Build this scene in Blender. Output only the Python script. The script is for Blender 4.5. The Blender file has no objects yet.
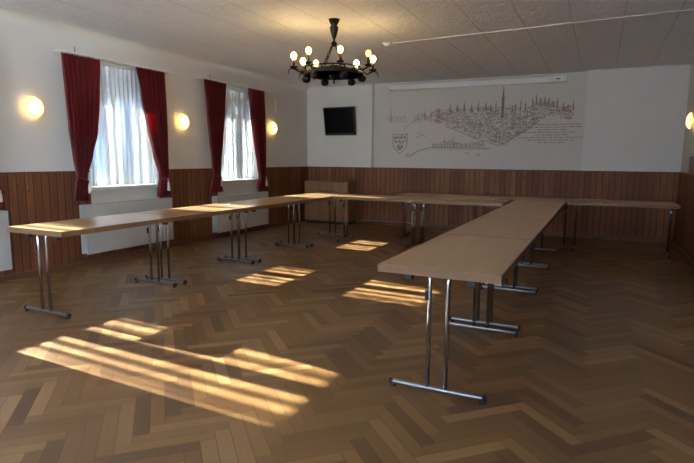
import bpy, bmesh, math, random
from mathutils import Vector, Matrix
random.seed(7)
C = bpy.context.scene
COL = C.collection
PI = math.pi

# ---------------------------------------------------------------- camera
H = 1.3297
YAW, PITCH, ROLL, FPX = 0.4454, -0.1373, 0.0079, 526.61
cam_d = bpy.data.cameras.new('camera'); cam = bpy.data.objects.new('camera', cam_d); COL.objects.link(cam)
cam_d.sensor_width = 36.0; cam_d.lens = FPX / 694.0 * 36.0; cam_d.clip_start = 0.05; cam_d.clip_end = 400
fwd = Vector((-math.sin(YAW) * math.cos(PITCH), math.cos(YAW) * math.cos(PITCH), math.sin(PITCH)))
r0 = Vector((math.cos(YAW), math.sin(YAW), 0)); u0 = r0.cross(fwd)
rr = r0 * math.cos(ROLL) + u0 * math.sin(ROLL); uu = -r0 * math.sin(ROLL) + u0 * math.cos(ROLL)
M = Matrix((rr, uu, -fwd)).transposed().to_4x4(); M.translation = Vector((0, 0, H))
cam.matrix_world = M
C.camera = cam

# ---------------------------------------------------------------- exposure, sky, sun
vs = C.view_settings
vs.view_transform = 'Standard'; vs.look = 'None'; vs.gamma = 1.0; vs.use_curve_mapping = False
vs.exposure = 1.70
C.cycles.max_bounces = 10; C.cycles.diffuse_bounces = 6; C.cycles.transparent_max_bounces = 24
C.cycles.caustics_reflective = False; C.cycles.caustics_refractive = False
C.cycles.sample_clamp_indirect = 6.0

world = bpy.data.worlds.new('sky'); C.world = world; world.use_nodes = True
wn = world.node_tree; wn.nodes.clear()
tc = wn.nodes.new('ShaderNodeTexCoord'); sx = wn.nodes.new('ShaderNodeSeparateXYZ')
cr = wn.nodes.new('ShaderNodeValToRGB'); bg = wn.nodes.new('ShaderNodeBackground'); wo = wn.nodes.new('ShaderNodeOutputWorld')
wn.links.new(tc.outputs['Generated'], sx.inputs[0]); wn.links.new(sx.outputs['Z'], cr.inputs[0])
cr.color_ramp.elements[0].position = 0.0; cr.color_ramp.elements[0].color = (0.72, 0.86, 1.0, 1)
cr.color_ramp.elements[1].position = 0.7; cr.color_ramp.elements[1].color = (0.40, 0.62, 1.0, 1)
wn.links.new(cr.outputs[0], bg.inputs[0]); bg.inputs[1].default_value = 6.5
wn.links.new(bg.outputs[0], wo.inputs[0])

sd = bpy.data.lights.new('sun', 'SUN'); sun = bpy.data.objects.new('sun', sd); COL.objects.link(sun)
sd.energy = 175.0; sd.angle = math.radians(0.55); sd.color = (1.0, 0.91, 0.67)
SUN = Vector((1.0, -0.04, -0.462)).normalized()
sun.rotation_euler = SUN.to_track_quat('-Z', 'Y').to_euler()
sun.location = (-20, 5, 12)

# ---------------------------------------------------------------- node helpers
class N:
    def __init__(s, name):
        s.m = bpy.data.materials.new(name); s.m.use_nodes = True; s.t = s.m.node_tree; s.t.nodes.clear()
        s.out = s.t.nodes.new('ShaderNodeOutputMaterial')
    def n(s, typ, **kw):
        x = s.t.nodes.new(typ)
        for k, v in kw.items(): setattr(x, k, v)
        return x
    def put(s, sock, v):
        if isinstance(v, bpy.types.NodeSocket): s.t.links.new(v, sock)
        elif v is not None: sock.default_value = v
    def math(s, op, a, b=None, c=None):
        x = s.n('ShaderNodeMath', operation=op); s.put(x.inputs[0], a)
        if b is not None: s.put(x.inputs[1], b)
        if c is not None: s.put(x.inputs[2], c)
        return x.outputs[0]
    def coord(s, kind='Object', scale=(1, 1, 1), rot=(0, 0, 0)):
        t = s.n('ShaderNodeTexCoord'); mp = s.n('ShaderNodeMapping')
        mp.inputs['Scale'].default_value = scale; mp.inputs['Rotation'].default_value = rot
        s.t.links.new(t.outputs[kind], mp.inputs[0]); return mp.outputs[0]
    def noise(s, vec, scale, detail=3, rough=0.5, dist=0.0):
        x = s.n('ShaderNodeTexNoise'); s.put(x.inputs['Vector'], vec)
        x.inputs['Scale'].default_value = scale; x.inputs['Detail'].default_value = detail
        x.inputs['Roughness'].default_value = rough; x.inputs['Distortion'].default_value = dist
        return x.outputs['Fac']
    def white(s, vec):
        x = s.n('ShaderNodeTexWhiteNoise', noise_dimensions='3D'); s.put(x.inputs['Vector'], vec); return x.outputs['Value']
    def comb(s, x, y, z=0.0):
        q = s.n('ShaderNodeCombineXYZ'); s.put(q.inputs[0], x); s.put(q.inputs[1], y); s.put(q.inputs[2], z); return q.outputs[0]
    def sep(s, v):
        q = s.n('ShaderNodeSeparateXYZ'); s.put(q.inputs[0], v); return q.outputs
    def ramp(s, f, stops):
        x = s.n('ShaderNodeValToRGB'); s.put(x.inputs[0], f); e = x.color_ramp.elements
        while len(e) > 1: e.remove(e[-1])
        e[0].position = stops[0][0]; e[0].color = (*stops[0][1], 1)
        for p, c in stops[1:]:
            q = e.new(p); q.color = (*c, 1)
        return x.outputs[0]
    def mix(s, f, a, b, blend='MIX'):
        x = s.n('ShaderNodeMix', data_type='RGBA', blend_type=blend)
        s.put(x.inputs[0], f)
        for i, v in ((6, a), (7, b)):
            s.put(x.inputs[i], v if isinstance(v, bpy.types.NodeSocket) else (*v, 1))
        return x.outputs[2]
    def bump(s, h, strength=0.3, dist=0.01):
        x = s.n('ShaderNodeBump'); s.put(x.inputs['Height'], h); x.inputs['Strength'].default_value = strength
        x.inputs['Distance'].default_value = dist; return x.outputs[0]
    def bsdf(s, color, rough=0.5, metal=0.0, normal=None, coat=0.0, spec=0.5, **kw):
        b = s.n('ShaderNodeBsdfPrincipled')
        s.put(b.inputs['Base Color'], color if isinstance(color, bpy.types.NodeSocket) else (*color, 1))
        s.put(b.inputs['Roughness'], rough); b.inputs['Metallic'].default_value = metal
        b.inputs['Specular IOR Level'].default_value = spec
        b.inputs['Coat Weight'].default_value = coat; b.inputs['Coat Roughness'].default_value = 0.15
        if normal is not None: s.put(b.inputs['Normal'], normal)
        for k, v in kw.items(): s.put(b.inputs[k], v)
        return b.outputs[0]
    def done(s, shader): s.t.links.new(shader, s.out.inputs[0]); return s.m

def simple(name, col, rough=0.5, metal=0.0, var=0.08, scale=30, bump=0.0, spec=0.5):
    g = N(name); v = g.coord(); f = g.noise(v, scale, 3)
    c2 = tuple(c * (1 - var) for c in col)
    c = g.mix(f, col, c2)
    nm = g.bump(f, bump, 0.004) if bump else None
    return g.done(g.bsdf(c, rough, metal, nm, spec=spec))

def wall_mat(name, col):
    g = N(name); v = g.coord()
    big = g.noise(v, 0.9, 4, 0.6); fine = g.noise(v, 70, 3, 0.6)
    c = g.mix(big, tuple(x * 1.03 for x in col), tuple(x * 0.93 for x in col))
    return g.done(g.bsdf(c, 0.85, 0, g.bump(fine, 0.25, 0.004), spec=0.06))

def ceiling_mat():
    g = N('ceiling_tiles'); v = g.coord(); x, y, z = g.sep(v)
    def seam(a, per, off, w):
        f = g.math('FRACT', g.math('DIVIDE', g.math('ADD', a, off), per))
        d = g.math('MULTIPLY', g.math('ABSOLUTE', g.math('SUBTRACT', f, 0.5)), 2.0)
        return g.math('GREATER_THAN', d, 1.0 - w)
    s1 = seam(x, 0.5, 0.38, 0.022); s2 = seam(y, 1.0, 0.3, 0.008)
    s = g.math('MAXIMUM', s1, g.math('MULTIPLY', s2, 0.5))
    f = g.noise(v, 42, 4, 0.7); wv = g.noise(v, 12, 3, 0.6)
    base = g.mix(g.noise(v, 0.8, 3), (0.88, 0.91, 0.94), (0.81, 0.84, 0.87))
    spk = g.mix(g.ramp(f, [(0.42, (0, 0, 0)), (0.6, (1, 1, 1))]), (0.76, 0.78, 0.80), base)
    c = g.mix(g.math('MULTIPLY', s, 0.30), spk, (0.22, 0.2, 0.19))
    h = g.math('SUBTRACT', g.math('ADD', f, g.math('MULTIPLY', wv, 1.4)), s)
    return g.done(g.bsdf(c, 0.8, 0, g.bump(h, 1.0, 0.014), spec=0.1))

def floor_mat(w=0.075, n=6):
    g = N('herringbone_parquet'); x, y, z = g.sep(g.coord())
    q = 1 / math.sqrt(2) / w
    U = g.math('MULTIPLY', g.math('ADD', x, y), q); V = g.math('MULTIPLY', g.math('SUBTRACT', y, x), q)
    U = g.math('ADD', U, 400.3); V = g.math('ADD', V, 400.6)
    i = g.math('FLOOR', U); j = g.math('FLOOR', V)
    fu = g.math('SUBTRACT', U, i); fv = g.math('SUBTRACT', V, j)
    k = g.math('FLOORED_MODULO', g.math('ADD', g.math('SUBTRACT', i, j), 0.25), 2.0 * n); k = g.math('FLOOR', k)
    hor = g.math('LESS_THAN', k, n - 0.5)
    k2 = g.math('SUBTRACT', 2 * n - 1, k)
    def sel(a, b):   # hor ? a : b
        return g.math('ADD', g.math('MULTIPLY', hor, a), g.math('MULTIPLY', g.math('SUBTRACT', 1.0, hor), b))
    idx = sel(g.math('SUBTRACT', i, k), i); idy = sel(j, g.math('SUBTRACT', j, k2))
    along = sel(g.math('ADD', k, fu), g.math('ADD', k2, fv))     # 0..n
    across = sel(fv, fu)                                           # 0..1
    pid = g.comb(idx, idy, hor)
    rnd = g.white(pid); rnd2 = g.white(g.comb(idy, idx, 7.3))
    # edge distance
    ea = g.math('MINIMUM', across, g.math('SUBTRACT', 1.0, across))
    el = g.math('MINIMUM', along, g.math('SUBTRACT', float(n), along))
    edge = g.math('MINIMUM', ea, el)
    gap = g.ramp(edge, [(0.0, (0.1, 0.1, 0.1)), (0.025, (0.75, 0.75, 0.75)), (0.045, (1, 1, 1))])
    gv = g.comb(g.math('MULTIPLY', along, 0.35), g.math('MULTIPLY', across, 4.0), g.math('MULTIPLY', rnd, 60.0))
    grain = g.noise(gv, 1.6, 5, 0.65, 0.6)
    wood = g.ramp(rnd, [(0.0, (0.095, 0.040, 0.014)), (0.3, (0.18, 0.083, 0.028)), (0.7, (0.245, 0.122, 0.043)), (1.0, (0.37, 0.205, 0.085))])
    wood = g.mix(g.math('MULTIPLY', grain, 0.55), wood, (0.12, 0.060, 0.028))
    wear = g.noise(g.coord(), 0.7, 4, 0.6)
    wood = g.mix(g.math('MULTIPLY', wear, 0.20), wood, (0.17, 0.098, 0.05))
    col = g.mix(gap, (0.03, 0.018, 0.012), wood)
    tilt = g.math('MULTIPLY', g.math('SUBTRACT', rnd2, 0.5), g.math('MULTIPLY', across, 0.6))
    h = g.math('ADD', g.math('ADD', gap, tilt), g.math('MULTIPLY', grain, 0.15))
    ro = g.math('ADD', 0.30, g.math('MULTIPLY', g.math('ADD', wear, g.math('MULTIPLY', rnd2, 0.3)), 0.16))
    return g.done(g.bsdf(col, ro, 0, g.bump(h, 0.25, 0.003), spec=0.38))

def wood_mat(name, c1, c2, axis='Z', rough=0.4, scale=1.0, knots=False):
    g = N(name)
    sc = {'X': (0.6, 9, 9), 'Y': (9, 0.6, 9), 'Z': (9, 9, 0.6)}[axis]
    v = g.coord(scale=tuple(s * scale for s in sc))
    f = g.noise(v, 2.2, 5, 0.6, 0.8); f2 = g.noise(v, 9, 4, 0.6, 0.2)
    c = g.mix(g.ramp(f, [(0.3, (0, 0, 0)), (0.7, (1, 1, 1))]), c1, c2)
    c = g.mix(g.math('MULTIPLY', f2, 0.25), c, tuple(x * 0.7 for x in c1))
    return g.done(g.bsdf(c, rough, 0, g.bump(f2, 0.06, 0.002), spec=0.3))

def panel_mat(name, axis):
    """vertical tongue-and-groove boards; axis = world axis that runs along the wall"""
    g = N(name); v = g.coord(); xyz = g.sep(v); a = xyz[0] if axis == 'X' else xyz[1]; z = xyz[2]
    bw = 0.094
    s = g.math('DIVIDE', g.math('ADD', a, 40.0), bw); b = g.math('FLOOR', s); f = g.math('SUBTRACT', s, b)
    ed = g.math('MINIMUM', f, g.math('SUBTRACT', 1.0, f))
    gap = g.ramp(ed, [(0.0, (0, 0, 0)), (0.05, (0.5, 0.5, 0.5)), (0.09, (1, 1, 1))])
    rnd = g.white(g.comb(b, 3.0, 1.0))
    gv = g.comb(g.math('MULTIPLY', f, 1.6), g.math('MULTIPLY', z, 0.9), g.math('MULTIPLY', rnd, 40.0))
    gr = g.noise(gv, 2.5, 5, 0.6, 1.2)
    c = g.ramp(rnd, [(0.0, (0.17, 0.062, 0.028)), (0.5, (0.225, 0.088, 0.041)), (1.0, (0.29, 0.125, 0.060))])
    c = g.mix(g.ramp(gr, [(0.35, (0, 0, 0)), (0.75, (0.75, 0.75, 0.75))]), c, (0.085, 0.028, 0.014))
    kn = g.n('ShaderNodeTexVoronoi', feature='F1'); g.put(kn.inputs['Vector'], g.comb(g.math('MULTIPLY', s, 0.5), g.math('MULTIPLY', z, 2.6), 1.0)); kn.inputs['Scale'].default_value = 1.3
    kf = g.ramp(kn.outputs['Distance'], [(0.05, (1, 1, 1)), (0.1, (0, 0, 0))])
    c = g.mix(g.math('MULTIPLY', kf, 0.7), c, (0.035, 0.012, 0.008))
    c = g.mix(gap, (0.045, 0.016, 0.009), c)
    return g.done(g.bsdf(c, 0.55, 0, g.bump(gap, 0.4, 0.004), spec=0.2))

def emis(name, col, st):
    g = N(name); e = g.n('ShaderNodeEmission'); e.inputs[0].default_value = (*col, 1); e.inputs[1].default_value = st
    return g.done(e.outputs[0])

def opal_mat(name, col, st):
    """opal glass disc lit from behind: brightest in the middle, falling to its rim"""
    g = N(name); x, y, z = g.sep(g.coord())
    r = g.math('SQRT', g.math('ADD', g.math('MULTIPLY', y, y), g.math('MULTIPLY', z, z)))
    f = g.ramp(g.math('DIVIDE', r, 0.13), [(0.0, (1, 1, 1)), (0.5, (0.85, 0.85, 0.85)), (0.8, (0.45, 0.45, 0.45)), (1.0, (0.6, 0.6, 0.6))])
    e = g.n('ShaderNodeEmission'); e.inputs[0].default_value = (*col, 1)
    g.put(e.inputs[1], g.math('MULTIPLY', f, st))
    return g.done(e.outputs[0])

def sheer_mat():
    g = N('sheer_voile'); lw = g.n('ShaderNodeLayerWeight'); lw.inputs[0].default_value = 0.35
    x, y, z = g.sep(g.coord())
    wob = g.noise(g.comb(0.0, y, g.math('MULTIPLY', z, 0.05)), 4.0, 2, 0.5)
    band = g.math('SINE', g.math('ADD', g.math('MULTIPLY', y, 2 * PI / 0.19), g.math('MULTIPLY', wob, 14.0)))
    band = g.math('ADD', 0.5, g.math('MULTIPLY', band, 0.5))
    den = g.math('ADD', 0.93, g.math('MULTIPLY', lw.outputs['Facing'], 0.006))
    den = g.math('ADD', den, g.math('MULTIPLY', g.math('SUBTRACT', band, 0.5), 0.12))
    den = g.math('MINIMUM', g.math('MAXIMUM', den, 0.15), 0.985)
    tr = g.n('ShaderNodeBsdfTransparent'); tr.inputs[0].default_value = (0.76, 0.89, 1.0, 1); tl = g.n('ShaderNodeBsdfTranslucent'); df = g.n('ShaderNodeBsdfDiffuse')
    tl.inputs[0].default_value = (0.0033, 0.0044, 0.0066, 1); df.inputs[0].default_value = (0.80, 0.86, 0.95, 1)
    m1 = g.n('ShaderNodeMixShader'); m1.inputs[0].default_value = 0.82; g.t.links.new(tl.outputs[0], m1.inputs[1]); g.t.links.new(df.outputs[0], m1.inputs[2])
    m2 = g.n('ShaderNodeMixShader'); g.put(m2.inputs[0], den); g.t.links.new(tr.outputs[0], m2.inputs[1]); g.t.links.new(m1.outputs[0], m2.inputs[2])
    return g.done(m2.outputs[0])

def blind_mat():
    g = N('translucent_roller_blind'); tl = g.n('ShaderNodeBsdfTranslucent'); tl.inputs[0].default_value = (0.020, 0.027, 0.036, 1)
    df = g.n('ShaderNodeBsdfDiffuse'); df.inputs[0].default_value = (0.5, 0.55, 0.6, 1); m = g.n('ShaderNodeAddShader')
    g.t.links.new(tl.outputs[0], m.inputs[0]); g.t.links.new(df.outputs[0], m.inputs[1]); return g.done(m.outputs[0])

def drape_mat():
    g = N('red_drape'); v = g.coord(scale=(1, 1, 1)); f = g.noise(v, 220, 2)
    c = g.mix(f, (0.15, 0.007, 0.009), (0.10, 0.005, 0.007))
    b = g.bsdf(c, 0.75, 0, g.bump(f, 0.2, 0.002), spec=0.25, **{'Sheen Weight': 0.3})
    tl = g.n('ShaderNodeBsdfTranslucent'); tl.inputs[0].default_value = (0.60, 0.025, 0.035, 1)
    m = g.n('ShaderNodeMixShader'); m.inputs[0].default_value = 0.38
    g.t.links.new(b, m.inputs[1]); g.t.links.new(tl.outputs[0], m.inputs[2]); return g.done(m.outputs[0])

def glass_mat():
    g = N('window_glass'); tr = g.n('ShaderNodeBsdfTransparent'); gl = g.n('ShaderNodeBsdfGlossy'); gl.inputs['Roughness'].default_value = 0.02
    fr = g.n('ShaderNodeFresnel'); fr.inputs[0].default_value = 1.45; m = g.n('ShaderNodeMixShader')
    g.t.links.new(fr.outputs[0], m.inputs[0]); g.t.links.new(tr.outputs[0], m.inputs[1]); g.t.links.new(gl.outputs[0], m.inputs[2])
    return g.done(m.outputs[0])

MAT = dict(
    mural_wall=wall_mat('dimmed_greige_plaster', (0.64, 0.60, 0.55)),  # greyer-brown plaster, also darkened because the side bays are lit brighter
    wall=wall_mat('white_plaster', (0.71, 0.685, 0.645)), ceil=ceiling_mat(), floor=floor_mat(),
    panL=panel_mat('wainscot_boards_side', 'Y'), panB=panel_mat('wainscot_boards_back', 'X'),
    rail=wood_mat('wainscot_rail_wood', (0.12, 0.045, 0.026), (0.18, 0.075, 0.042), 'Y'),
    top=wood_mat('beech_laminate_along_y', (0.42, 0.245, 0.120), (0.49, 0.30, 0.155), 'Y', 0.30, 0.7),
    topx=wood_mat('beech_laminate_along_x', (0.42, 0.245, 0.120), (0.49, 0.30, 0.155), 'X', 0.33, 0.7),
    band=wood_mat('beech_edge_band', (0.20, 0.105, 0.052), (0.25, 0.135, 0.07), 'X', 0.4),
    chrome=simple('chromed_steel', (0.50, 0.50, 0.50), 0.22, 1.0, 0.12, 12),
    rubber=simple('black_rubber', (0.012, 0.012, 0.013), 0.55),
    plastic=simple('black_plastic', (0.014, 0.014, 0.016), 0.35),
    white=simple('white_enamel', (0.84, 0.83, 0.80), 0.6, 0, 0.05, 8),
    rad=simple('radiator_enamel', (0.50, 0.48, 0.44), 0.4, 0, 0.05, 8),
    foot=simple('dull_chromed_foot', (0.26, 0.26, 0.26), 0.32, 1.0, 0.12, 12),
    core=simple('radiator_core_grey', (0.22, 0.22, 0.22), 0.6),
    dark=simple('radiator_slot_dark', (0.10, 0.10, 0.10), 0.6),
    frame=simple('white_window_paint', (0.78, 0.80, 0.82), 0.35, 0, 0.04, 12),
    sill=simple('white_stone_sill', (0.72, 0.73, 0.74), 0.3, 0, 0.06, 20),
    iron=simple('wrought_iron', (0.010, 0.009, 0.008), 0.55, 0.3, 0.3, 60, 0.3, spec=0.3),
    candle=simple('dark_candle_sleeve', (0.035, 0.022, 0.016), 0.5),
    bulb_w=emis('bulb_glow_pale', (1.0, 0.66, 0.27), 32.0), bulb_y=emis('bulb_glow_amber', (1.0, 0.55, 0.13), 8.0), bulb_d=emis('bulb_glow_dim', (1.0, 0.5, 0.14), 1.2),
    opal=opal_mat('opal_glass_lit', (1.0, 0.60, 0.17), 2.1), brass=simple('satin_brass', (0.55, 0.40, 0.18), 0.35, 1.0),
    drape=drape_mat(), sheer=sheer_mat(), glass=glass_mat(),
    tassel=simple('pale_tassel_cord', (0.62, 0.58, 0.52), 0.7),
    screen=simple('black_glossy_screen', (0.006, 0.006, 0.007), 0.25, spec=0.0),
    tvcase=simple('black_television_case', (0.008, 0.008, 0.009), 0.4),
    ink=simple('sepia_mural_paint', (0.30, 0.205, 0.165), 0.85, 0, 0.3, 25),
    ink2=simple('pale_sepia_mural_paint', (0.43, 0.34, 0.29), 0.85, 0, 0.25, 25),
    cabx=wood_mat('sideboard_oak', (0.24, 0.12, 0.055), (0.30, 0.16, 0.08), 'Z', 0.45),
    cabd=wood_mat('sideboard_side_oak', (0.25, 0.135, 0.07), (0.31, 0.175, 0.095), 'Z', 0.45),
    shutter=blind_mat(),
    ground=simple('outdoor_paving', (0.38, 0.44, 0.52), 0.9, 0, 0.3, 2),
    duct=simple('cream_duct', (0.72, 0.69, 0.64), 0.6),
    cable=simple('pale_cable', (0.40, 0.37, 0.33), 0.6),
)

# ---------------------------------------------------------------- mesh helpers
def add_box(bm, x0, x1, y0, y1, z0, z1, mi=0):
    vs_ = [bm.verts.new(p) for p in ((x0, y0, z0), (x1, y0, z0), (x1, y1, z0), (x0, y1, z0), (x0, y0, z1), (x1, y0, z1), (x1, y1, z1), (x0, y1, z1))]
    fs = []
    for q in ((3, 2, 1, 0), (4, 5, 6, 7), (0, 1, 5, 4), (1, 2, 6, 5), (2, 3, 7, 6), (3, 0, 4, 7)):
        f = bm.faces.new([vs_[i] for i in q]); f.material_index = mi; fs.append(f)
    return fs
def box(bevel=0.0, *boxes, seg=2):
    bm = bmesh.new()
    for b in boxes: add_box(bm, *b)
    if bevel: bmesh.ops.bevel(bm, geom=list(bm.edges), offset=bevel, segments=seg, profile=0.5, affect='EDGES')
    return bm
def add_tube(bm, pts, r, n=10, caps=True, flat=1.0):
    """tube along a polyline; r is a number or a list"""
    pts = [Vector(p) for p in pts]; rs = r if isinstance(r, (list, tuple)) else [r] * len(pts)
    rings = []; prev = None
    for i, p in enumerate(pts):
        if i == 0: d = pts[1] - p
        elif i == len(pts) - 1: d = p - pts[i - 1]
        else: d = (pts[i + 1] - p).normalized() + (p - pts[i - 1]).normalized()
        d.normalize()
        if prev is None:
            a = Vector((0, 0, 1)) if abs(d.z) < 0.9 else Vector((1, 0, 0))
            e1 = d.cross(a).normalized()
        else: e1 = (prev - d * prev.dot(d)).normalized()
        prev = e1; e2 = d.cross(e1)
        rings.append([bm.verts.new(p + (e1 * math.cos(2 * PI * k / n) + e2 * math.sin(2 * PI * k / n) * flat) * rs[i]) for k in range(n)])
    for a, b in zip(rings, rings[1:]):
        for k in range(n):
            f = bm.faces.new((a[k], a[(k + 1) % n], b[(k + 1) % n], b[k])); f.smooth = True
    if caps:
        bm.faces.new(list(reversed(rings[0]))); bm.faces.new(rings[-1])
def tube(pts, r, n=10, flat=1.0):
    bm = bmesh.new(); add_tube(bm, pts, r, n, True, flat); return bm
def add_lathe(bm, prof, n=20, c=(0, 0, 0), axis='Z'):
    rings = []
    def P(r, h, a):
        if axis == 'Z': return (c[0] + r * math.cos(a), c[1] + r * math.sin(a), c[2] + h)
        return (c[0] + h, c[1] + r * math.cos(a), c[2] + r * math.sin(a))
    for r, h in prof:
        rings.append([bm.verts.new(P(max(r, 1e-4), h, 2 * PI * k / n)) for k in range(n)])
    for a, b in zip(rings, rings[1:]):
        for k in range(n):
            f = bm.faces.new((a[k], a[(k + 1) % n], b[(k + 1) % n], b[k])); f.smooth = True
    bm.faces.new(list(reversed(rings[0]))); bm.faces.new(rings[-1])
    bmesh.ops.recalc_face_normals(bm, faces=bm.faces[:])
def lathe(prof, n=20, c=(0, 0, 0), axis='Z'):
    bm = bmesh.new(); add_lathe(bm, prof, n, c, axis); return bm
def obj(name, bm, mats, parent=None, loc=None, rot=None):
    me = bpy.data.meshes.new(name); bmesh.ops.recalc_face_normals(bm, faces=bm.faces[:]) if False else None
    bm.to_mesh(me); bm.free()
    for m in (mats if isinstance(mats, (list, tuple)) else [mats]): me.materials.append(m)
    o = bpy.data.objects.new(name, me); COL.objects.link(o)
    if parent: o.parent = parent
    if loc: o.location = loc
    if rot: o.rotation_euler = rot
    return o
def tag(o, label, cat, group=None):
    o['label'] = label; o['category'] = cat
    if group: o['group'] = group
    return o
def thing(name, label, cat, loc=(0, 0, 0), rz=0.0, group=None):
    o = bpy.data.objects.new(name, None); COL.objects.link(o); o.location = loc; o.rotation_euler = (0, 0, rz); o.empty_display_size = 0.1
    return tag(o, label, cat, group)
def struct(name, bm, m, parent=None, loc=None):
    o = obj(name, bm, m, parent, loc)
    if not parent: o['kind'] = 'structure'
    return o
def copy_tree(o, parent=None):
    c = o.copy(); COL.objects.link(c)
    if parent: c.parent = parent
    for ch in list(o.children): copy_tree(ch, c)
    return c

# ---------------------------------------------------------------- room dimensions
XL, XR, YB, Y0R, ZC, ZW = -5.72, 1.16, 9.97, -2.4, 2.83, 1.159
REC = 10.09                      # recessed middle of the back wall
GX = XL - 0.22                   # plane of the glass
WT = 0.42
win_c = [0.27, 2.69, 5.11, 7.53]
WH = 0.545; WZ0, WZ1 = 0.945, 2.46

struct('floor', box(0, (XL - 0.02, XR + 0.02, Y0R - 0.02, REC + 0.02, -0.12, 0.0)), MAT['floor'])
struct('ceiling', box(0, (XL - WT, XR + 0.3, Y0R - 0.4, REC + 0.6, ZC, ZC + 0.4)), MAT['ceil'])
# left wall with its four window openings
bm = bmesh.new(); y = Y0R - 0.2
for c in win_c:
    add_box(bm, XL - WT, XL, y, c - WH, 0, ZC)
    add_box(bm, XL - WT, XL, c - WH, c + WH, 0, WZ0); add_box(bm, XL - WT, XL, c - WH, c + WH, WZ1, ZC); y = c + WH
add_box(bm, XL - WT, XL, y, REC + 0.6, 0, ZC)
struct('wall_left', bm, MAT['wall'])
# back wall: television bay, recessed mural bay, right bay
RX0, RX1 = -4.225, -0.30
struct('wall_back', box(0, (RX0, RX1, REC, REC + 0.25, 0, ZC)), MAT['mural_wall'])
struct('wall_back_low', box(0, (RX0, RX1, YB, REC, 0, ZW - 0.03)), MAT['wall'])
struct('wall_back_left', box(0, (XL, RX0, YB, REC + 0.25, 0, ZC)), MAT['wall'])
struct('wall_back_right', box(0, (RX1, XR, YB, REC + 0.25, 0, ZC)), MAT['wall'])
FILL_RW = (-2.1, 0.6)                # wide unseen window added in the right wall to light the room
struct('wall_right', box(0, (XR, XR + 0.2, Y0R - 0.2, FILL_RW[0], 0, ZC), (XR, XR + 0.2, FILL_RW[0], FILL_RW[1], 0, 0.9), (XR, XR + 0.2, FILL_RW[0], FILL_RW[1], 2.5, ZC), (XR, XR + 0.2, FILL_RW[1], REC + 0.25, 0, ZC)), MAT['wall'])
FILL_FW = [(-5.4, -3.1), (-2.6, -0.3)]   # two wide unseen windows added behind the camera to light the room
bm = bmesh.new(); x = XL
for a, b in FILL_FW:
    add_box(bm, x, a, Y0R - 0.3, Y0R, 0, ZC); add_box(bm, a, b, Y0R - 0.3, Y0R, 0, 0.9); add_box(bm, a, b, Y0R - 0.3, Y0R, 2.4, ZC); x = b
add_box(bm, x, XR, Y0R - 0.3, Y0R, 0, ZC)
struct('wall_front', bm, MAT['wall'])
# cove between the walls and the ceiling
def cove(bm, p, q, inward, r=0.11, n=6):
    p, q, d = Vector(p), Vector(q), Vector(inward)
    prof = []
    for k in range(n + 1):
        a = PI / 2 * k / n
        prof.append(d * (r - r * math.cos(a)) + Vector((0, 0, -r + r * math.sin(a))))
    A = [bm.verts.new(p + o) for o in prof] + [bm.verts.new(p + Vector((0, 0, 0.01)))]
    B = [bm.verts.new(q + o) for o in prof] + [bm.verts.new(q + Vector((0, 0, 0.01)))]
    for k in range(n):
        f = bm.faces.new((A[k], A[k + 1], B[k + 1], B[k])); f.smooth = True
bm = bmesh.new(); cove(bm, (XL, Y0R, ZC), (XL, YB, ZC), (1, 0, 0))
cove(bm, (RX0, YB, ZC), (XL, YB, ZC), (0, -1, 0), 0.06)
struct('trim_1', bm, MAT['wall'])

# wainscot: boards, cap rail, baseboard
PF = 0.022
def runs():
    y = Y0R; out = []
    for c in win_c:
        out.append((y, c - 0.575)); y = c + 0.575
    out.append((y, YB)); return out
bm = bmesh.new(); cap = bmesh.new(); bb = bmesh.new()
for a, b in runs():
    add_box(bm, XL, XL + PF, a, b, 0, ZW - 0.02)
    add_box(cap, XL, XL + PF + 0.014, a, b, ZW - 0.02, ZW); add_box(bb, XL + PF, XL + PF + 0.014, a, b, 0, 0.06)
for c in win_c: add_box(bm, XL, XL + PF, c - 0.575, c + 0.575, 0, 0.62); add_box(bb, XL + PF, XL + PF + 0.014, c - 0.575, c + 0.575, 0, 0.06)
struct('trim_2', bm, MAT['panL']); struct('trim_3', cap, MAT['rail']); struct('baseboard_left', bb, MAT['rail'])
struct('trim_4', box(0, (XL + PF, XR - PF, YB - PF, YB, 0, ZW - 0.02)), MAT['panB'])
struct('trim_5', box(0, (XL + PF, XR - PF, YB - PF - 0.014, REC if False else YB + 0.0, ZW - 0.02, ZW), (RX0, RX1, YB, REC, ZW - 0.03, ZW)), MAT['rail'])
struct('baseboard_back', box(0, (XL + PF, XR - PF, YB - PF - 0.014, YB - PF, 0, 0.07)), MAT['rail'])
struct('trim_6', box(0, (XR - PF, XR, 0.7, YB, 0, ZW - 0.02)), MAT['panL'])
struct('trim_7', box(0, (XR - PF - 0.014, XR, 0.7, YB - PF - 0.014, ZW - 0.02, ZW)), MAT['rail'])
struct('baseboard_right', box(0, (XR - PF - 0.014, XR - PF, 0.7, YB - PF - 0.014, 0, 0.07)), MAT['rail'])
# dark wooden casing rising above the right wainscot at the frame's edge
struct('trim_8', box(0.006, (XR - 0.05, XR, 7.6, 8.78, ZW + 0.001, 1.40)), MAT['rail'])

# ground outside
bm = bmesh.new()                  # level ground, plus a bank added to dim what shows through the sheers
prof = [(60, -0.6), (-12, -0.6), (-14, 0.2), (-20, 4.2), (-24, 5.4), (-60, 5.8)]
rows_ = [[bm.verts.new((x, y, z)) for x, z in prof] for y in (-60, 60)]
for k in range(len(prof) - 1): bm.faces.new((rows_[0][k], rows_[1][k], rows_[1][k + 1], rows_[0][k + 1]))
struct('ground', bm, MAT['ground'])

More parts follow.
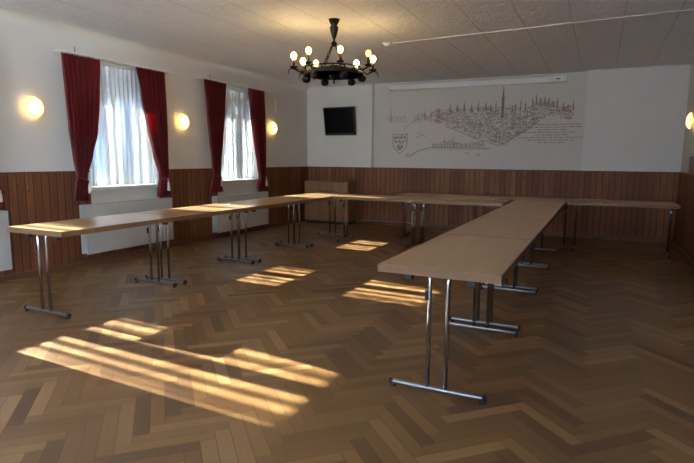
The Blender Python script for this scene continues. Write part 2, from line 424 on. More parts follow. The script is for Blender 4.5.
# windows
for k, c in enumerate(win_c):
    w = bpy.data.objects.new('window_%d' % (k + 1), None); COL.objects.link(w); w.location = (GX, c, WZ0); w['kind'] = 'structure'
    hh = WZ1 - WZ0
    tz = 1.20                                                     # transom height above the sill
    f = bmesh.new()
    for b in ((-0.035, 0.035, -WH, -WH + 0.06, 0, hh), (-0.035, 0.035, WH - 0.06, WH, 0, hh), (-0.035, 0.035, -WH + 0.06, WH - 0.06, 0, 0.10), (-0.035, 0.035, -WH + 0.06, WH - 0.06, hh - 0.06, hh),
              (-0.035, 0.035, -WH + 0.06, WH - 0.06, tz, tz + 0.07), (-0.035, 0.035, -0.035, 0.035, 0.10, tz)):
        add_box(f, *b)
    obj('window_frame', f, MAT['frame'], w)
    s = 0.045
    for y0, y1 in ((-WH + 0.06, -0.035), (0.035, WH - 0.06)):
        sm = bmesh.new()
        for b in ((-0.01, 0.05, y0, y0 + s, 0.10, tz), (-0.01, 0.05, y1 - s, y1, 0.10, tz), (-0.01, 0.05, y0 + s, y1 - s, 0.10, 0.10 + s), (-0.01, 0.05, y0 + s, y1 - s, tz - s, tz)): add_box(sm, *b)
        so = obj('casement', sm, MAT['frame'], w)
        obj('pane', box(0, (0.015, 0.021, y0 + s, y1 - s, 0.10 + s, tz - s)), MAT['glass'], so)
        if y0 > 0: obj('window_handle', box(0.003, (0.05, 0.075, y0 + 0.008, y0 + 0.032, 0.5, 0.62)), MAT['white'], so)
    obj('pane', box(0, (-0.003, 0.003, -WH + 0.06, WH - 0.06, tz + 0.07, hh - 0.06)), MAT['glass'], w)
    obj('roller_blind', box(0, *[(-0.075, -0.06, -WH, WH, tz + 0.0 + i * 0.045, tz + i * 0.045 + 0.041) for i in range(int((hh - tz) / 0.045))]), MAT['shutter'], w)
    obj('window_sill', box(0.006, (0.035, XL + 0.05 - GX, -WH - 0.03, WH + 0.03, -0.035, 0.012)), MAT['sill'], w)
    obj('outer_sill', box(0.004, (XL - WT - 0.04 - GX, -0.036, -WH, WH, 0.0, 0.05)), MAT['sill'], w)

for k, (a, b) in enumerate(FILL_FW):  # unseen windows added behind the camera for extra daylight
    w = bpy.data.objects.new('window_%d' % (k + 5), None); COL.objects.link(w); w.location = ((a + b) / 2, Y0R - 0.2, 0.9); w['kind'] = 'structure'
    hw = (b - a) / 2; f = bmesh.new()
    for q in ((-hw, -hw + 0.06, -0.03, 0.03, 0, 1.5), (hw - 0.06, hw, -0.03, 0.03, 0, 1.5), (-hw + 0.06, hw - 0.06, -0.03, 0.03, 0, 0.06), (-hw + 0.06, hw - 0.06, -0.03, 0.03, 1.44, 1.5), (-0.03, 0.03, -0.03, 0.03, 0.06, 1.44)): add_box(f, *q)
    obj('window_frame', f, MAT['frame'], w)
    for s in (-1, 1): obj('pane', box(0, (min(s * 0.03, s * (hw - 0.06)), max(s * 0.03, s * (hw - 0.06)), -0.003, 0.003, 0.06, 1.44)), MAT['glass'], w)

w = bpy.data.objects.new('window_7', None); COL.objects.link(w); w.location = (XR + 0.12, (FILL_RW[0] + FILL_RW[1]) / 2, 0.9); w['kind'] = 'structure'  # unseen window, added only for the daylight it lets in
f = bmesh.new(); hw = (FILL_RW[1] - FILL_RW[0]) / 2
for q in ((-0.03, 0.03, -hw, hw, 0, 0.06), (-0.03, 0.03, -hw, hw, 1.54, 1.6), *[(-0.03, 0.03, yy - 0.03, yy + 0.03, 0.06, 1.54) for yy in (-hw + 0.03, -hw / 3, hw / 3, hw - 0.03)]): add_box(f, *q)
obj('window_frame', f, MAT['frame'], w)
for i in range(3):
    a = -hw + 0.06 + i * 2 * hw / 3; obj('pane', box(0, (-0.003, 0.003, -hw + i * 2 * hw / 3 + (0.06 if i == 0 else 0.03), -hw + (i + 1) * 2 * hw / 3 - (0.06 if i == 2 else 0.03), 0.06, 1.54)), MAT['glass'], w)

# ---------------------------------------------------------------- radiators
def radiator(y0, y1, z0, z1, label):
    t = thing('radiator', label, 'radiator', (XL + 0.001, y0, z0), 0, 'panel radiators under the windows')
    L, h = y1 - y0, z1 - z0
    x0, x1 = 0.045, 0.155
    pf = bmesh.new(); n = int(L / 0.045)
    add_box(pf, x1 - 0.02, x1 - 0.004, 0, L, 0.0, h - 0.014)
    fo = obj('front_panel', pf, MAT['rad'], t)
    rb = bmesh.new()
    for i in range(n):                                              # vertical pressed ribs
        yy = 0.03 + i * (L - 0.06) / n
        add_box(rb, x1 - 0.004, x1 - 0.0005, yy, yy + 0.028, 0.03, h - 0.05)
    obj('pressed_rib', rb, MAT['rad'], fo); 
    obj('rear_panel', box(0.003, (x0, x0 + 0.016, 0, L, 0.0, h - 0.012)), MAT['rad'], t)
    g = bmesh.new()
    add_box(g, x0, x1, 0.0, L, h - 0.012, h - 0.004)
    for i in range(int(L / 0.03)):
        add_box(g, x0 + 0.02, x1 - 0.024, 0.01 + i * 0.03, 0.024 + i * 0.03, h - 0.004, h)
    obj('top_grille', g, MAT['rad'], t)
    for yy in (-0.004, L):
        sg = bmesh.new()
        for i in range(3): add_box(sg, x0 + 0.022 + i * 0.024, x0 + 0.036 + i * 0.024, yy, yy + 0.004, 0.02, h - 0.02)
        obj('side_grille', sg, MAT['rad'], t)
    obj('convector_core', box(0, (x0 + 0.018, x1 - 0.022, 0.004, L - 0.004, 0.02, h - 0.02)), MAT['core'], t)
    for yy in (0.18, L - 0.2):
        obj('wall_bracket', box(0, (0, x0, yy, yy + 0.03, 0.06, h - 0.08)), MAT['dark'], t)
    return t
radiator(2.02, 3.42, 0.14, 0.765, 'white panel radiator cut off by the left edge of the photo')
radiator(4.34, 5.78, 0.145, 0.75, 'white panel radiator under the nearer window, behind the left table row')
radiator(6.77, 8.24, 0.11, 0.71, 'white panel radiator under the farther window')

# ---------------------------------------------------------------- curtains
def drape_mesh(prof, x0, seed, folds, af=1.0):
    """prof: (z, yL, yR) from top to bottom"""
    rnd = random.Random(seed); bm = bmesh.new(); NU, NV = 96, 46
    ph = [rnd.uniform(0, 6.28) for _ in range(4)]
    zt, ze = prof[0][0], prof[-1][0]; w0 = prof[0][2] - prof[0][1]
    grid = []
    for v in range(NV + 1):
        z = zt + (ze - zt) * v / NV
        for a, b in zip(prof, prof[1:]):
            if a[0] >= z >= b[0] - 1e-6: break
        t = (a[0] - z) / (a[0] - b[0]); t2 = t * t * (3 - 2 * t) * 0.5 + t * 0.5
        yl = a[1] + (b[1] - a[1]) * t2; yr = a[2] + (b[2] - a[2]) * t2; w = yr - yl
        amp = 0.024 + 0.028 * (1 - w / w0) ** 0.7 if w < w0 else 0.022
        amp = min(amp, 0.038) * af
        row = []
        for u in range(NU + 1):
            s = u / NU
            wob = 0.35 * math.sin(2 * PI * (s * 1.3 + 0.1 * z) + ph[1])
            o = amp * (math.sin(2 * PI * folds * s + ph[0] + wob + 0.5 * math.sin(z * 1.7 + ph[2])) + 0.25 * math.sin(2 * PI * folds * 2.1 * s + ph[3]))
            row.append(bm.verts.new((x0 + o, yl + w * s + 0.3 * amp * math.cos(2 * PI * folds * s + ph[0]), z)))
        grid.append(row)
    for a, b in zip(grid, grid[1:]):
        for k in range(NU):
            f = bm.faces.new((a[k], b[k], b[k + 1], a[k + 1])); f.smooth = True
    return bm
DX = XL + 0.16
def drape(prof, seed, label, tie_z, tassel_side, folds=7):
    t = thing('red_drape', label, 'curtain', (DX, (prof[0][1] + prof[0][2]) / 2, prof[-1][0]), 0, 'red drapes at the windows')
    ox, oy, oz = t.location
    P_ = [(z - oz, a - oy, b - oy) for z, a, b in prof]; t.location.y -= 0.045
    cl = obj('drape_cloth', drape_mesh(P_, 0.0, seed, folds), MAT['drape'], t)
    md = cl.modifiers.new('thickness', 'SOLIDIFY'); md.thickness = 0.002
    row = min(P_, key=lambda q: abs(q[0] - (tie_z - oz))); ya, yb = row[1] - 0.012, row[2] + 0.012; yc, hw = (ya + yb) / 2, (yb - ya) / 2
    zt = tie_z - oz
    bm = bmesh.new()
    ring = [(0.055 * math.sin(a), yc + hw * math.cos(a), zt + 0.02 * math.cos(a) * (1 if tassel_side < 0 else -1)) for a in [2 * PI * k / 20 for k in range(21)]]
    add_tube(bm, ring, 0.012, 8); obj('tie_back', bm, MAT['drape'], t)
    ty = yc + tassel_side * (hw * 0.75)
    bm = bmesh.new(); add_tube(bm, [(0.06, ty, zt), (0.068, ty, zt - 0.05)], 0.004, 6)
    add_lathe(bm, [(0.006, 0), (0.014, -0.012), (0.012, -0.03), (0.019, -0.05), (0.024, -0.12), (0.02, -0.125)], 12, (0.068, ty, zt - 0.05))
    obj('tassel', bm, MAT['tassel'], t)
    return t
W1A = [(2.491, 4.185, 4.683), (1.995, 4.205, 4.640), (1.644, 4.222, 4.595), (1.349, 4.262, 4.505), (1.088, 4.308, 4.410), (0.992, 4.275, 4.438), (0.805, 4.242, 4.422)]
W1B = [(2.497, 5.249, 5.768), (2.108, 5.315, 5.768), (1.706, 5.405, 5.765), (1.362, 5.510, 5.750), (1.038, 5.621, 5.732), (0.924, 5.587, 5.755), (0.782, 5.561, 5.772)]
W2A = [(2.520, 6.564, 7.073), (2.082, 6.610, 7.025), (1.611, 6.679, 6.946), (1.293, 6.732, 6.883), (1.053, 6.762, 6.858), (0.940, 6.715, 6.884), (0.780, 6.650, 6.912)]
W2B = [(2.520, 7.692, 8.165), (2.092, 7.752, 8.190), (1.653, 7.844, 8.186), (1.204, 7.975, 8.168), (1.004, 8.027, 8.165), (0.877, 7.961, 8.200), (0.766, 7.943, 8.214)]
sh = lambda P_, d: [(z, a + d, b + d) for z, a, b in P_]
drape(W1A, 1, 'left red drape of the nearer window, tied back low', 1.07, 1)
drape(W1B, 2, 'right red drape of the nearer window, tied back low', 1.04, 0.2)
drape(W2A, 3, 'left red drape of the farther window, tied back low', 1.05, 1)
drape(W2B, 4, 'right red drape of the farther window, tied back low', 1.00, 0.5)
drape(sh(W1A, -2.42), 5, 'left red drape of the window beyond the left edge', 1.07, 1)
drape(sh(W1B, -2.335), 6, 'red drape tail showing at the extreme left edge above the cut-off radiator', 1.04, 0.2)
def sheer(c, seed, label):
    zt, zb = 2.49, 0.961
    P_ = [(zt, c - 0.64, c + 0.64), (zb, c - 0.64, c + 0.64)]
    t = obj('sheer_curtain', drape_mesh([(z - zb, a - c, b - c) for z, a, b in P_], 0.0, seed, 19, 0.6), MAT['sheer'], None, (XL + 0.045, c, zb))
    tag(t, label, 'sheer curtain', 'white sheers at the windows')
    for v_ in t.data.vertices: pass
    obj('heading_tape', box(0, (-0.030, 0.020, -0.64, 0.64, zt - zb - 0.03, zt - zb + 0.004)), MAT['frame'], t)
    return t
sheer(5.11, 21, 'white sheer curtain across the nearer window')
sheer(7.53, 22, 'white sheer curtain across the farther window')
sheer(2.69, 23, 'white sheer curtain across the window left of the frame')
sheer(0.27, 24, 'white sheer curtain across the window behind the camera')
def rail(y0, y1, z, label):
    t = thing('curtain_rail', label, 'curtain rail', (XL, (y0 + y1) / 2, z), 0, 'curtain rails above the windows')
    L = (y1 - y0) / 2
    obj('track', box(0.003, (0.03, 0.175, -L, L, 0.0, 0.016)), MAT['white'], t)
    for yy in (-L + 0.18, 0.0, L - 0.18):
        obj('bracket', box(0.002, (0.0, 0.03, yy - 0.012, yy + 0.012, -0.004, 0.02)), MAT['white'], t)
    obj('cord_hook', tube([(0.10, -L + 0.24, 0.016), (0.10, -L + 0.24, 0.09)], 0.004, 6), MAT['dark'], t)
rail(4.13, 5.84, 2.505, 'thin white curtain rail above the nearer window')
rail(6.50, 8.26, 2.53, 'thin white curtain rail above the farther window')
rail(1.72, 3.42, 2.505, 'thin white curtain rail above the window left of the frame')

# ---------------------------------------------------------------- wall lights
def sconce(x, y, z, side, label):
    t = thing('wall_light', label, 'wall light', (x, y, z), 0 if side > 0 else PI, 'round opal wall lights')
    obj('back_plate', lathe([(0.06, 0.0), (0.065, 0.012), (0.04, 0.036)], 28, (0, 0, 0), 'X'), MAT['brass'], t)
    obj('opal_shade', lathe([(0.095, 0.044), (0.110, 0.046), (0.117, 0.048), (0.110, 0.066), (0.086, 0.085), (0.05, 0.097), (0.012, 0.101)], 32, (0, 0, 0), 'X'), MAT['opal'], t)
sconce(XL, 3.85, 1.862, 1, 'round glowing wall light left of the nearer window')
sconce(XL, 6.17, 1.855, 1, 'round glowing wall light between the two windows')
sconce(XL, 8.58, 1.895, 1, 'round glowing wall light right of the farther window')
sconce(XR, 9.02, 1.905, -1, 'round glowing wall light at the right edge of the photo')

# ---------------------------------------------------------------- folding tables
TW, TH, TT = 0.686, 0.74, 0.045
def make_table(name_len, mat):
    L = name_len - 0.008
    t = bpy.data.objects.new('folding_table', None); COL.objects.link(t); t.empty_display_size = 0.2
    # local: length along Y, width along X, origin on the floor at the middle
    obj('tabletop', box(0.004, (-TW / 2 + 0.003, TW / 2 - 0.003, -L / 2 + 0.003, L / 2 - 0.003, TH - TT, TH)), mat, t)
    e = bmesh.new(); z0, z1 = TH - TT - 0.0005, TH - 0.0015
    for b in ((-TW / 2, -TW / 2 + 0.004, -L / 2, L / 2, z0, z1), (TW / 2 - 0.004, TW / 2, -L / 2, L / 2, z0, z1),
              (-TW / 2, TW / 2, -L / 2, -L / 2 + 0.009, z0, z1 + 0.0012), (-TW / 2, TW / 2, L / 2 - 0.009, L / 2, z0, z1 + 0.0012)): add_box(e, *b)
    obj('edge_band', e, MAT['band'], t)
    for s in (-1, 1):
        y = s * (L / 2 - 0.068)
        fo = obj('foot', tube([(-0.272, y, 0.030), (-0.262, y, 0.030), (0.262, y, 0.030), (0.272, y, 0.030)], [0.012, 0.0150, 0.0150, 0.012], 12), MAT['foot'], t)
        for q in (-1, 1):
            b_ = bmesh.new(); add_tube(b_, [(q * 0.262, y, 0.030), (q * 0.281, y, 0.030)], 0.0185, 12)
            add_lathe(b_, [(0.016, 0.0), (0.018, 0.004), (0.014, 0.02)], 12, (q * 0.262, y, 0.0)); obj('rubber_cap', b_, MAT['rubber'], fo)
        for q in (-1, 1):
            x = q * 0.052
            obj('leg', tube([(x, y, 0.034), (x, y, 0.66), (x + q * 0.004, y - s * 0.006, 0.682), (x + q * 0.02, y - s * 0.02, TH - TT)], 0.0128, 12), MAT['chrome'], t)
        obj('hinge_rail', box(0.002, (-0.20, 0.20, y - s * 0.035 - 0.014, y - s * 0.035 + 0.014, TH - TT - 0.022, TH - TT)), MAT['dark'], t)
        obj('stay', tube([(0.0, y - s * 0.035, TH - TT - 0.012), (0.0, y - s * 0.30, TH - TT - 0.012)], 0.006, 8), MAT['dark'], t)
        for q in (-1, 1):
            obj('stacking_block', box(0.004, (q * 0.18 - 0.024, q * 0.18 + 0.024, y - s * 0.01 - 0.02, y - s * 0.01 + 0.02, TH - TT - 0.045, TH - TT)), MAT['plastic'], t)
        obj('locking_clip', box(0.003, (-0.078, -0.062, y - 0.016, y + 0.016, 0.545, 0.60)), MAT['plastic'], t)
    return t
protos = {}
def place_table(L, x, y, rz, label, group):
    key = (L, rz != 0)
    if key not in protos: t = protos[key] = make_table(L, MAT['top'])
    else: t = copy_tree(protos[key])
    t.location = (x, y, 0); t.rotation_euler = (0, 0, rz); tag(t, label, 'table', group); return t
LA = 1.357; gl = 'left row of folding tables'
for i, lb in enumerate(('nearest folding table of the left row, its end towards the camera at the left edge', 'second folding table of the left row, in front of the nearer window',
                        'third folding table of the left row, in front of the farther window', 'last folding table of the left row, at the corner by the sideboard')):
    place_table(LA, -3.7984 - TW / 2 + [-0.008, -0.006, 0.0, -0.002][i], 2.737 + LA * (i + 0.5), 0, lb, gl)
LC = 1.382; gr = 'right column of folding tables'
for i, lb in enumerate(('nearest folding table, whole end and T-leg showing in the foreground right of centre', 'second folding table of the right column, just behind the foreground one',
                        'third folding table of the right column, away from the camera', 'last folding table of the right column, touching the rear row')):
    place_table(LC, -0.4232 - TW / 2, 2.7284 + LC * (i + 0.5), 0, lb, gr)
LF = 1.312; gf = 'front cross row of folding tables'
place_table(LF, -3.795 + LF * 0.5, 7.40 + TW / 2, PI / 2, 'folding table of the cross row joined to the left row', gf)
place_table(LF, -3.795 + LF * 1.5, 7.40 + TW / 2, PI / 2, 'folding table of the cross row joined to the right column', gf)
LB = 1.366; gb = 'rear row of folding tables along the panelled wall'; BX1 = 1.006
for i, lb in enumerate(('left folding table of the rear row, partly hidden behind the cross row', 'middle folding table of the rear row, at the head of the right column',
                        'right folding table of the rear row, against the right wall')):
    place_table(LB, BX1 - LB * (2.5 - i), 8.30 + TW / 2, PI / 2, lb, gb)

# ---------------------------------------------------------------- sideboard in the corner
cx0, cx1, cy0, cy1, ch = -5.52, -4.53, 9.50, 9.925, 0.868
sb = thing('sideboard', 'light wooden sideboard in the far left corner behind the tables', 'cabinet', ((cx0 + cx1) / 2, (cy0 + cy1) / 2, 0))
hx, hy = (cx1 - cx0) / 2, (cy1 - cy0) / 2
obj('carcass', box(0.002, (-hx, hx, -hy + 0.02, hy, 0.06, ch - 0.025)), MAT['cabd'], sb)
obj('top_board', box(0.003, (-hx - 0.008, hx + 0.008, -hy - 0.004, hy, ch - 0.025, ch)), MAT['cabx'], sb)
obj('plinth', box(0, (-hx + 0.02, hx - 0.02, -hy + 0.05, hy, 0, 0.06)), MAT['plastic'], sb)
dw = 2 * hx / 3
for k in range(3):
    d_ = obj('door', box(0.002, (-hx + k * dw + 0.003, -hx + (k + 1) * dw - 0.003, -hy, -hy + 0.018, 0.07, ch - 0.03)), MAT['cabx'], sb)
    hxk = -hx + (k + 1) * dw - 0.035 if k < 2 else -hx + k * dw + 0.035
    obj('door_knob', lathe([(0.006, 0), (0.011, 0.01), (0.003, 0.02)], 10, (0, 0, 0)), MAT['brass'], d_, (hxk, -hy, 0.55), (PI / 2, 0, 0))

# ---------------------------------------------------------------- television
tv = thing('television', 'black flat television tilted down on the back wall', 'television', (-4.90, YB, 2.09))
tr = bpy.data.objects.new('t', None)
W_, H_ = 0.70, 0.572
def tilt(bm, a, ty):
    bmesh.ops.rotate(bm, verts=bm.verts[:], cent=(0, 0, 0), matrix=Matrix.Rotation(a, 3, 'X')); bmesh.ops.translate(bm, verts=bm.verts[:], vec=(0, ty, 0)); return bm
TA = math.radians(11); TY = -0.10
obj('television_case', tilt(box(0.008, (-W_ / 2, W_ / 2, -0.025, 0.03, -H_ / 2, H_ / 2)), TA, TY), MAT['tvcase'], tv)
obj('screen', tilt(box(0.0, (-W_ / 2 + 0.022, W_ / 2 - 0.022, -0.028, -0.0252, -H_ / 2 + 0.045, H_ / 2 - 0.022)), TA, TY), MAT['screen'], tv)
bm = bmesh.new(); add_box(bm, -0.1, 0.1, -0.02, 0.0, -0.12, 0.12); add_box(bm, -0.03, 0.03, -0.08, -0.02, -0.03, 0.03)
obj('wall_mount', bm, MAT['tvcase'], tv)
bpy.data.objects.remove(tr)

# ---------------------------------------------------------------- projection screen case
ps = thing('projector_screen', 'long white rolled-up projection screen case above the mural', 'projection screen', (-2.25, REC - 0.065, 2.715))
obj('screen_case', box(0.012, (-1.60, 1.60, -0.055, 0.055, -0.045, 0.055)), MAT['white'], ps)
obj('pull_bar', tube([(-1.55, -0.01, -0.056), (1.55, -0.01, -0.056)], 0.011, 8), MAT['white'], ps)
for s in (-1, 1): obj('end_cap', box(0.004, (s * 1.615 - 0.015, s * 1.615 + 0.015, -0.06, 0.06, -0.05, 0.06)), MAT['white'], ps)
obj('maker_plate', box(0, (1.46, 1.52, -0.0565, -0.055, -0.005, 0.012)), MAT['tvcase'], ps)

# ---------------------------------------------------------------- smoke detector and cable on the ceiling
sm = thing('smoke_detector', 'small white round detector on the ceiling at the end of the cable duct', 'detector', (-2.62, 6.66, ZC))
obj('detector_base', lathe([(0.06, 0), (0.06, -0.015), (0.05, -0.02)], 20), MAT['white'], sm)
obj('detector_head', lathe([(0.045, -0.02), (0.042, -0.035), (0.02, -0.045)], 20), MAT['white'], sm)
tag(obj('cable_duct', tube([(-2.55, 6.66, ZC - 0.009), (-0.7, 6.51, ZC - 0.009), (XR - 0.003, 6.36, ZC - 0.009)], 0.0088, 8), MAT['duct'], None), 'thin white cable duct crossing the ceiling tiles', 'cable duct')
tag(obj('wall_hatch', box(0.004, (XL, XL + 0.008, 8.75, 9.2, 2.22, 2.46)), MAT['wall'], None), 'flat white square hatch high on the left wall near the corner', 'hatch')
tag(obj('floor_cable', tube([(-4.4, 9.928, 0.075), (-3.9, 9.93, 0.078), (-3.3, 9.928, 0.075)], 0.006, 6), MAT['cable'], None), 'thin pale cable clipped along the back baseboard right of the sideboard', 'cable')

# ---------------------------------------------------------------- chandelier
CX, CY = -2.725, 5.34
ch_ = thing('chandelier', 'black wrought iron ring chandelier with glowing bulbs hanging from the ceiling', 'chandelier', (CX, CY, 2.14))
rw = lambda a, r, z: Vector((r * (math.cos(a) * 0.902 + math.sin(a) * 0.431), r * (math.cos(a) * 0.431 - math.sin(a) * 0.902), z))
Z0 = 2.14
obj('ceiling_canopy', lathe([(0.012, 2.62 - Z0), (0.025, 2.65 - Z0), (0.040, 2.70 - Z0), (0.046, 2.75 - Z0), (0.03, 2.765 - Z0), (0.045, 2.79 - Z0), (0.06, ZC - 0.006 - Z0), (0.062, ZC - Z0)], 24), MAT['iron'], ch_)
bm = bmesh.new(); add_tube(bm, [(0, 0, 2.57 - Z0), (0, 0, 2.63 - Z0)], 0.012, 8); add_lathe(bm, [(0.012, -0.03), (0.032, -0.01), (0.032, 0.01), (0.012, 0.03)], 14, (0, 0, 2.575 - Z0))
obj('hanging_hook', bm, MAT['iron'], ch_)
def chain(p, q):
    bm = bmesh.new(); p, q = Vector(p), Vector(q); n = int((q - p).length / 0.032); d = (q - p) / n; dn = d.normalized()
    s1 = dn.cross(Vector((0, 1, 0.2))).normalized(); s2 = dn.cross(s1)
    for i in range(n):
        c = p + d * (i + 0.5); s = s1 if i % 2 else s2
        pts = [c + dn * (0.021 * math.cos(a)) + s * (0.009 * math.sin(a)) for a in [2 * PI * k / 10 for k in range(11)]]
        add_tube(bm, pts, 0.0032, 5)
    return bm
for a in (PI / 4, 3 * PI / 4, 5 * PI / 4, 7 * PI / 4):
    obj('chain', chain(rw(a, 0.02, 2.565 - Z0), rw(a, 0.17, 2.315 - Z0)), MAT['iron'], ch_)
# ring wheel
bm = bmesh.new(); RR = 0.325
add_lathe(bm, [(RR - 0.006, 2.24 - Z0), (RR + 0.004, 2.24 - Z0), (RR + 0.004, 2.272 - Z0), (RR - 0.006, 2.272 - Z0), (RR - 0.006, 2.24 - Z0)], 48)
for zz in (2.243, 2.312): add_tube(bm, [rw(2 * PI * k / 48, RR, zz - Z0) for k in range(49)], 0.008, 6)
for k in range(16): add_tube(bm, [rw(2 * PI * k / 16, RR, 2.265 - Z0), rw(2 * PI * k / 16, RR, 2.315 - Z0)], 0.006, 6)
obj('iron_ring', bm, MAT['iron'], ch_)
bm = bmesh.new()
for a in (PI / 4, 3 * PI / 4): add_tube(bm, [rw(a, RR, 2.28 - Z0), rw(a + PI, RR, 2.28 - Z0)], 0.009, 6)
add_tube(bm, [rw(2 * PI * k / 32, 0.17, 2.305 - Z0) for k in range(33)], 0.008, 6)
obj('cross_bars', bm, MAT['iron'], ch_)
obj('hub', lathe([(0.006, 2.15 - Z0), (0.014, 2.165 - Z0), (0.006, 2.18 - Z0), (0.022, 2.20 - Z0), (0.052, 2.22 - Z0), (0.055, 2.33 - Z0), (0.048, 2.345 - Z0), (0.02, 2.35 - Z0)], 20), MAT['iron'], ch_)
for k in range(6):
    a = 2 * PI * (k + 0.15) / 6; c = rw(a, RR - 0.012, 2.238 - Z0)
    obj('bell_cup', lathe([(0.01, -0.075), (0.03, -0.07), (0.043, -0.05), (0.045, -0.025), (0.03, -0.005), (0.012, 0.005)], 14, tuple(c)), MAT['iron'], ch_)
angs = [125, 80, 33, -10, -55, -120, -145, 170]
kinds = ['bulb_y', 'bulb_y', 'bulb_d', 'bulb_w', 'bulb_w', 'bulb_y', 'bulb_w', 'bulb_w']
for a_, kd in zip(angs, kinds):
    a = math.radians(a_); RB = 0.440
    ar = bmesh.new()
    add_tube(ar, [rw(a, RR, 2.285 - Z0), rw(a, RR + 0.05, 2.262 - Z0), rw(a, RR + 0.09, 2.285 - Z0), rw(a, RB, 2.295 - Z0)], 0.008, 8)
    add_tube(ar, [rw(a, RB - 0.04, 2.29 - Z0), rw(a, RB + 0.03, 2.296 - Z0), rw(a, RB + 0.055, 2.28 - Z0), rw(a, RB + 0.062, 2.235 - Z0)], [0.006, 0.006, 0.005, 0.003], 6)
    arm = obj('arm', ar, MAT['iron'], ch_)
    c = rw(a, RB, 0)
    obj('drip_pan', lathe([(0.010, 2.295 - Z0), (0.034, 2.305 - Z0), (0.044, 2.318 - Z0), (0.012, 2.312 - Z0)], 16, (c.x, c.y, 0)), MAT['iron'], arm)
    obj('candle_sleeve', lathe([(0.014, 2.30 - Z0), (0.014, 2.393 - Z0)], 12, (c.x, c.y, 0)), MAT['candle'], arm)
    o = obj('bulb', lathe([(0.010, 2.393 - Z0), (0.018, 2.402 - Z0), (0.028, 2.422 - Z0), (0.030, 2.438 - Z0), (0.023, 2.457 - Z0), (0.007, 2.467 - Z0)], 16, (c.x, c.y, 0)), MAT[kd], arm)
    if kd == 'bulb_d': o['label'] = 'dim bulb'

# ---------------------------------------------------------------- mural painted on the recessed wall
mur = tag(bpy.data.objects.new('mural', None), 'sepia line drawing of an old town panorama painted on the back wall', 'mural'); COL.objects.link(mur); mur.location = (-2.1, REC, 1.16)
MX, MZ = -2.1, 1.16
def stroke(bm, x0, z0, x1, z1, w, lift=0.001):
    d = Vector((x1 - x0, 0, z1 - z0)); L = d.length
    if L < 1e-5: return
    n = Vector((-d.z, 0, d.x)) / L * w / 2; o = Vector((-MX, -lift, -MZ))
    p = [Vector((x0, 0, z0)) - n + o, Vector((x1, 0, z1)) - n + o, Vector((x1, 0, z1)) + n + o, Vector((x0, 0, z0)) + n + o]
    bm.faces.new([bm.verts.new(q) for q in p])
def interp(T, x):
    if x <= T[0][0]: return T[0][1]
    for a, b in zip(T, T[1:]):
        if x <= b[0]: return a[1] + (b[1] - a[1]) * (x - a[0]) / (b[0] - a[0])
    return T[-1][1]
SKY = [(-3.41, 2.11), (-3.3, 2.2), (-3.15, 2.16), (-2.95, 2.26), (-2.66, 2.29), (-2.47, 2.28), (-2.19, 2.27), (-1.97, 2.29), (-1.79, 2.27), (-1.55, 2.27), (-1.35, 2.27), (-1.21, 2.27), (-1.14, 2.36), (-0.97, 2.37), (-0.88, 2.34), (-0.72, 2.28), (-0.52, 2.24)]
LOW = [(-3.41, 2.08), (-3.2, 2.07), (-3.04, 2.06), (-2.74, 1.98), (-2.45, 1.87), (-2.16, 1.75), (-1.88, 1.66), (-1.72, 1.61), (-1.53, 1.71), (-1.27, 1.88), (-1.03, 2.06), (-0.87, 2.13), (-0.7, 2.08), (-0.54, 2.03)]
rd = random.Random(11)
A = bmesh.new(); B_ = bmesh.new(); K = [0]
def house(bm, x, z, w, h, rh, t=0.007):
    K[0] += 1; l = 0.0008 + (K[0] % 97) * 0.000012
    stroke(bm, x, z, x, z + h, t, l); stroke(bm, x + w, z, x + w, z + h, t, l)
    stroke(bm, x, z + h, x + w / 2, z + h + rh, t, l); stroke(bm, x + w / 2, z + h + rh, x + w, z + h, t, l)
    if rd.random() < .5: stroke(bm, x, z + h, x + w, z + h, t, l)
    if w > .03:
        for q in range(int(w / .018)): stroke(bm, x + .012 + q * .018, z + h * .35, x + .012 + q * .018, z + h * .65, t * .8, l)
x = -3.4
while x < -0.53:
    zt, zl = interp(SKY, x), interp(LOW, x); z = zt
    while z > zl:
        house(A if rd.random() < .6 else B_, x + rd.uniform(-.02, .02), z - rd.uniform(.03, .06), rd.uniform(.025, .075), rd.uniform(.025, .055), rd.uniform(.012, .035), rd.uniform(.005, .009))
        z -= rd.uniform(.045, .075)
    x += rd.uniform(.04, .065)
# outline of the near edge, streets
for T in (LOW,):
    for a, b in zip(T[3:], T[4:11]): stroke(A, a[0], a[1] - .02, b[0], b[1] - .02, .010, 0.0022)
for k in range(26):
    x = rd.uniform(-2.7, -1.0); zt, zl = interp(SKY, x), interp(LOW, x)
    z = rd.uniform(zl, zt); dx = rd.uniform(.08, .2); stroke(A, x, z, x + dx, min(z + rd.choice([-.35, .3]) * dx, interp(SKY, x)), .006, 0.0023 + k * 1e-5)
# spires
def spire(x, z0, zt, w=.022):
    K[0] += 1; l = 0.0026 + K[0] % 50 * 1e-5
    zb = z0 + (zt - z0) * .45
    stroke(A, x, z0 - .06, x, zb, w, l); stroke(A, x, zb, x, z0 + (zt - z0) * .75, w * .6, l); stroke(A, x, z0 + (zt - z0) * .75, x, zt, w * .3, l)
    stroke(A, x - w, zb, x + w, zb, .007, l + 2e-6)
for x, zt in ((-3.86, 2.40), (-3.16, 2.27), (-2.88, 2.30), (-2.66, 2.40), (-2.52, 2.37), (-2.39, 2.42), (-2.25, 2.38), (-2.13, 2.43), (-1.99, 2.40), (-1.9, 2.36), (-1.81, 2.41),
              (-1.46, 2.36), (-1.37, 2.45), (-1.29, 2.37), (-1.17, 2.46), (-1.11, 2.50), (-1.04, 2.44), (-0.97, 2.47), (-0.9, 2.44), (-0.83, 2.38), (-0.76, 2.42), (-0.66, 2.35), (-0.58, 2.31), (-0.5, 2.37)):
    spire(x, interp(SKY, x), zt, rd.uniform(.014, .022))
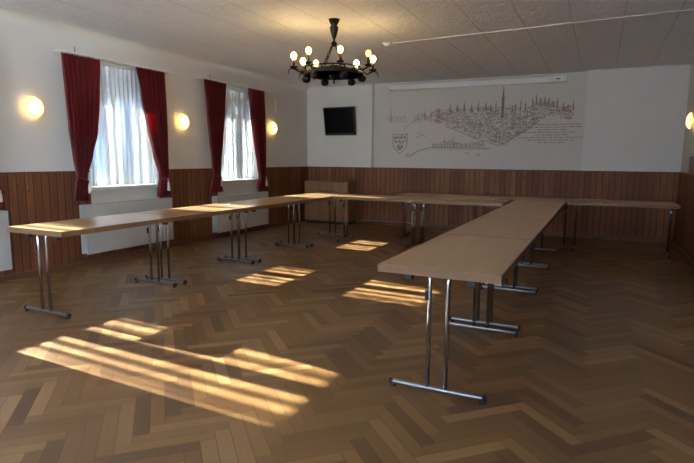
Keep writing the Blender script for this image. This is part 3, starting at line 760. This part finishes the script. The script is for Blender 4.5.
spire(-1.685, 2.28, 2.66, .05); stroke(A, -1.73, 2.12, -1.64, 2.12, .02, .0034); stroke(A, -1.685, 2.1, -1.685, 2.4, .045, .0035); stroke(A, -1.71, 2.46, -1.66, 2.46, .016, .0036)
stroke(A, -1.72, 1.63, -1.72, 1.86, .012, .0031); stroke(A, -1.78, 1.64, -1.78, 1.84, .012, .0031); stroke(A, -1.66, 1.66, -1.66, 1.86, .010, .0031)
for k in range(150):
    x = rd.uniform(-3.0, -.6); zt, zl = interp(SKY, x), interp(LOW, x); z = rd.uniform(zl, zt); stroke(B_, x, z, x + rd.uniform(.04, .12), z + rd.uniform(-.015, .015), rd.uniform(.010, .022), 0.0006 + k * 1e-6)
# church at the far left, road, lower strip
for k in range(4): house(A, -3.93 + k * .1, 2.10 + .008 * (k % 2), .08, .045, .03)
stroke(B_, -3.95, 2.09, -3.5, 2.07, .008)
for a, b in (((-3.60, 1.90), (-3.46, 2.02)), ((-3.46, 2.02), (-3.29, 2.11))): stroke(B_, *a, *b, .010)
stroke(A, -3.30, 2.08, -3.30, 2.16, .014, .003)
for a, b in (((-3.43, 1.40), (-3.28, 1.50)), ((-3.28, 1.50), (-3.05, 1.56)), ((-3.05, 1.56), (-1.9, 1.545))): stroke(A, *a, *b, .013, .003); stroke(B_, a[0], a[1] - .03, b[0], b[1] - .025, .008, .003)
house(A, -3.53, 1.35, .08, .06, .04, .008)
x = -2.99
while x < -2.02:
    h = .05 + .04 * math.sin((x + 3) * 5) ** 2; house(A, x, 1.56, rd.uniform(.04, .07), h, rd.uniform(.02, .05)); house(B_, x, 1.56, rd.uniform(.02, .05), h * .6, .02); x += rd.uniform(.05, .07)
for x in (-2.75, -2.62, -2.57): spire(x, 1.62, 1.76, .013)
for x, z in ((-2.35, 1.47), (-2.13, 1.42), (-2.16, 1.45), (-3.3, 1.84), (-3.22, 1.8), (-3.35, 1.79)): stroke(B_, x, z, x + .09, z - .03, .012)
obj('town_outline', A, MAT['ink'], mur); obj('town_shading', B_, MAT['ink2'], mur)
# coat of arms
S = bmesh.new(); sx0, sx1, szt, szb = -3.81, -3.51, 1.83, 1.44; xm = (sx0 + sx1) / 2
side = [(sx0, szt), (sx0, szt - .18), (sx0 + .03, szt - .28), (xm, szb), (sx1 - .03, szt - .28), (sx1, szt - .18), (sx1, szt), (xm, szt - .02), (sx0, szt)]
for a, b in zip(side, side[1:]): stroke(S, *a, *b, .012, .0015)
for r in range(3):
    for q in range(4 - r):
        x = xm + (q - (3 - r) / 2) * .068; z = szt - .07 - r * .085
        for k in range(5):
            a = 2 * PI * k / 5; stroke(S, x, z, x + .028 * math.cos(a), z + .03 * math.sin(a), .012, .0016 + k * 1e-5 + q * 6e-5)
for k in range(46):
    z = rd.uniform(szb + .06, szt - .02); hw = .14 if z > szt - .2 else .14 * (z - szb) / .25
    x = rd.uniform(xm - hw, xm + hw); stroke(S, x, z, x + rd.uniform(-.02, .02), z + rd.uniform(.015, .04), .010, .0020 + k * 1e-5)
stroke(S, xm - .03, szb + .1, xm + .03, szb + .1, .04, .0016)
obj('coat_of_arms', S, MAT['ink'], mur)
# block of handwriting, too small to read in the photo
rows = [(-1.16, -.34), (-1.26, -.34), (-1.06, -.60), (-1.30, -.45), (-1.10, -.52), (-1.38, -.32), (-1.22, -.46), (-1.05, -.62)]
for r, (xa, xb) in enumerate(rows):
    z = 1.948 - r * .045; x = xa; T = bmesh.new()
    while x < xb:
        wl = rd.uniform(.04, .13); xe = min(x + wl, xb); 
        while x < xe:
            h = rd.uniform(.012, .022); stroke(T, x, z, x + rd.uniform(-.003, .005), z + h, .006, .0015); stroke(T, x, z + h * rd.random(), x + .011, z + h * rd.random(), .005, .0017); x += .013
        x += .018
    obj('inscription_line', T, MAT['ink'], mur)
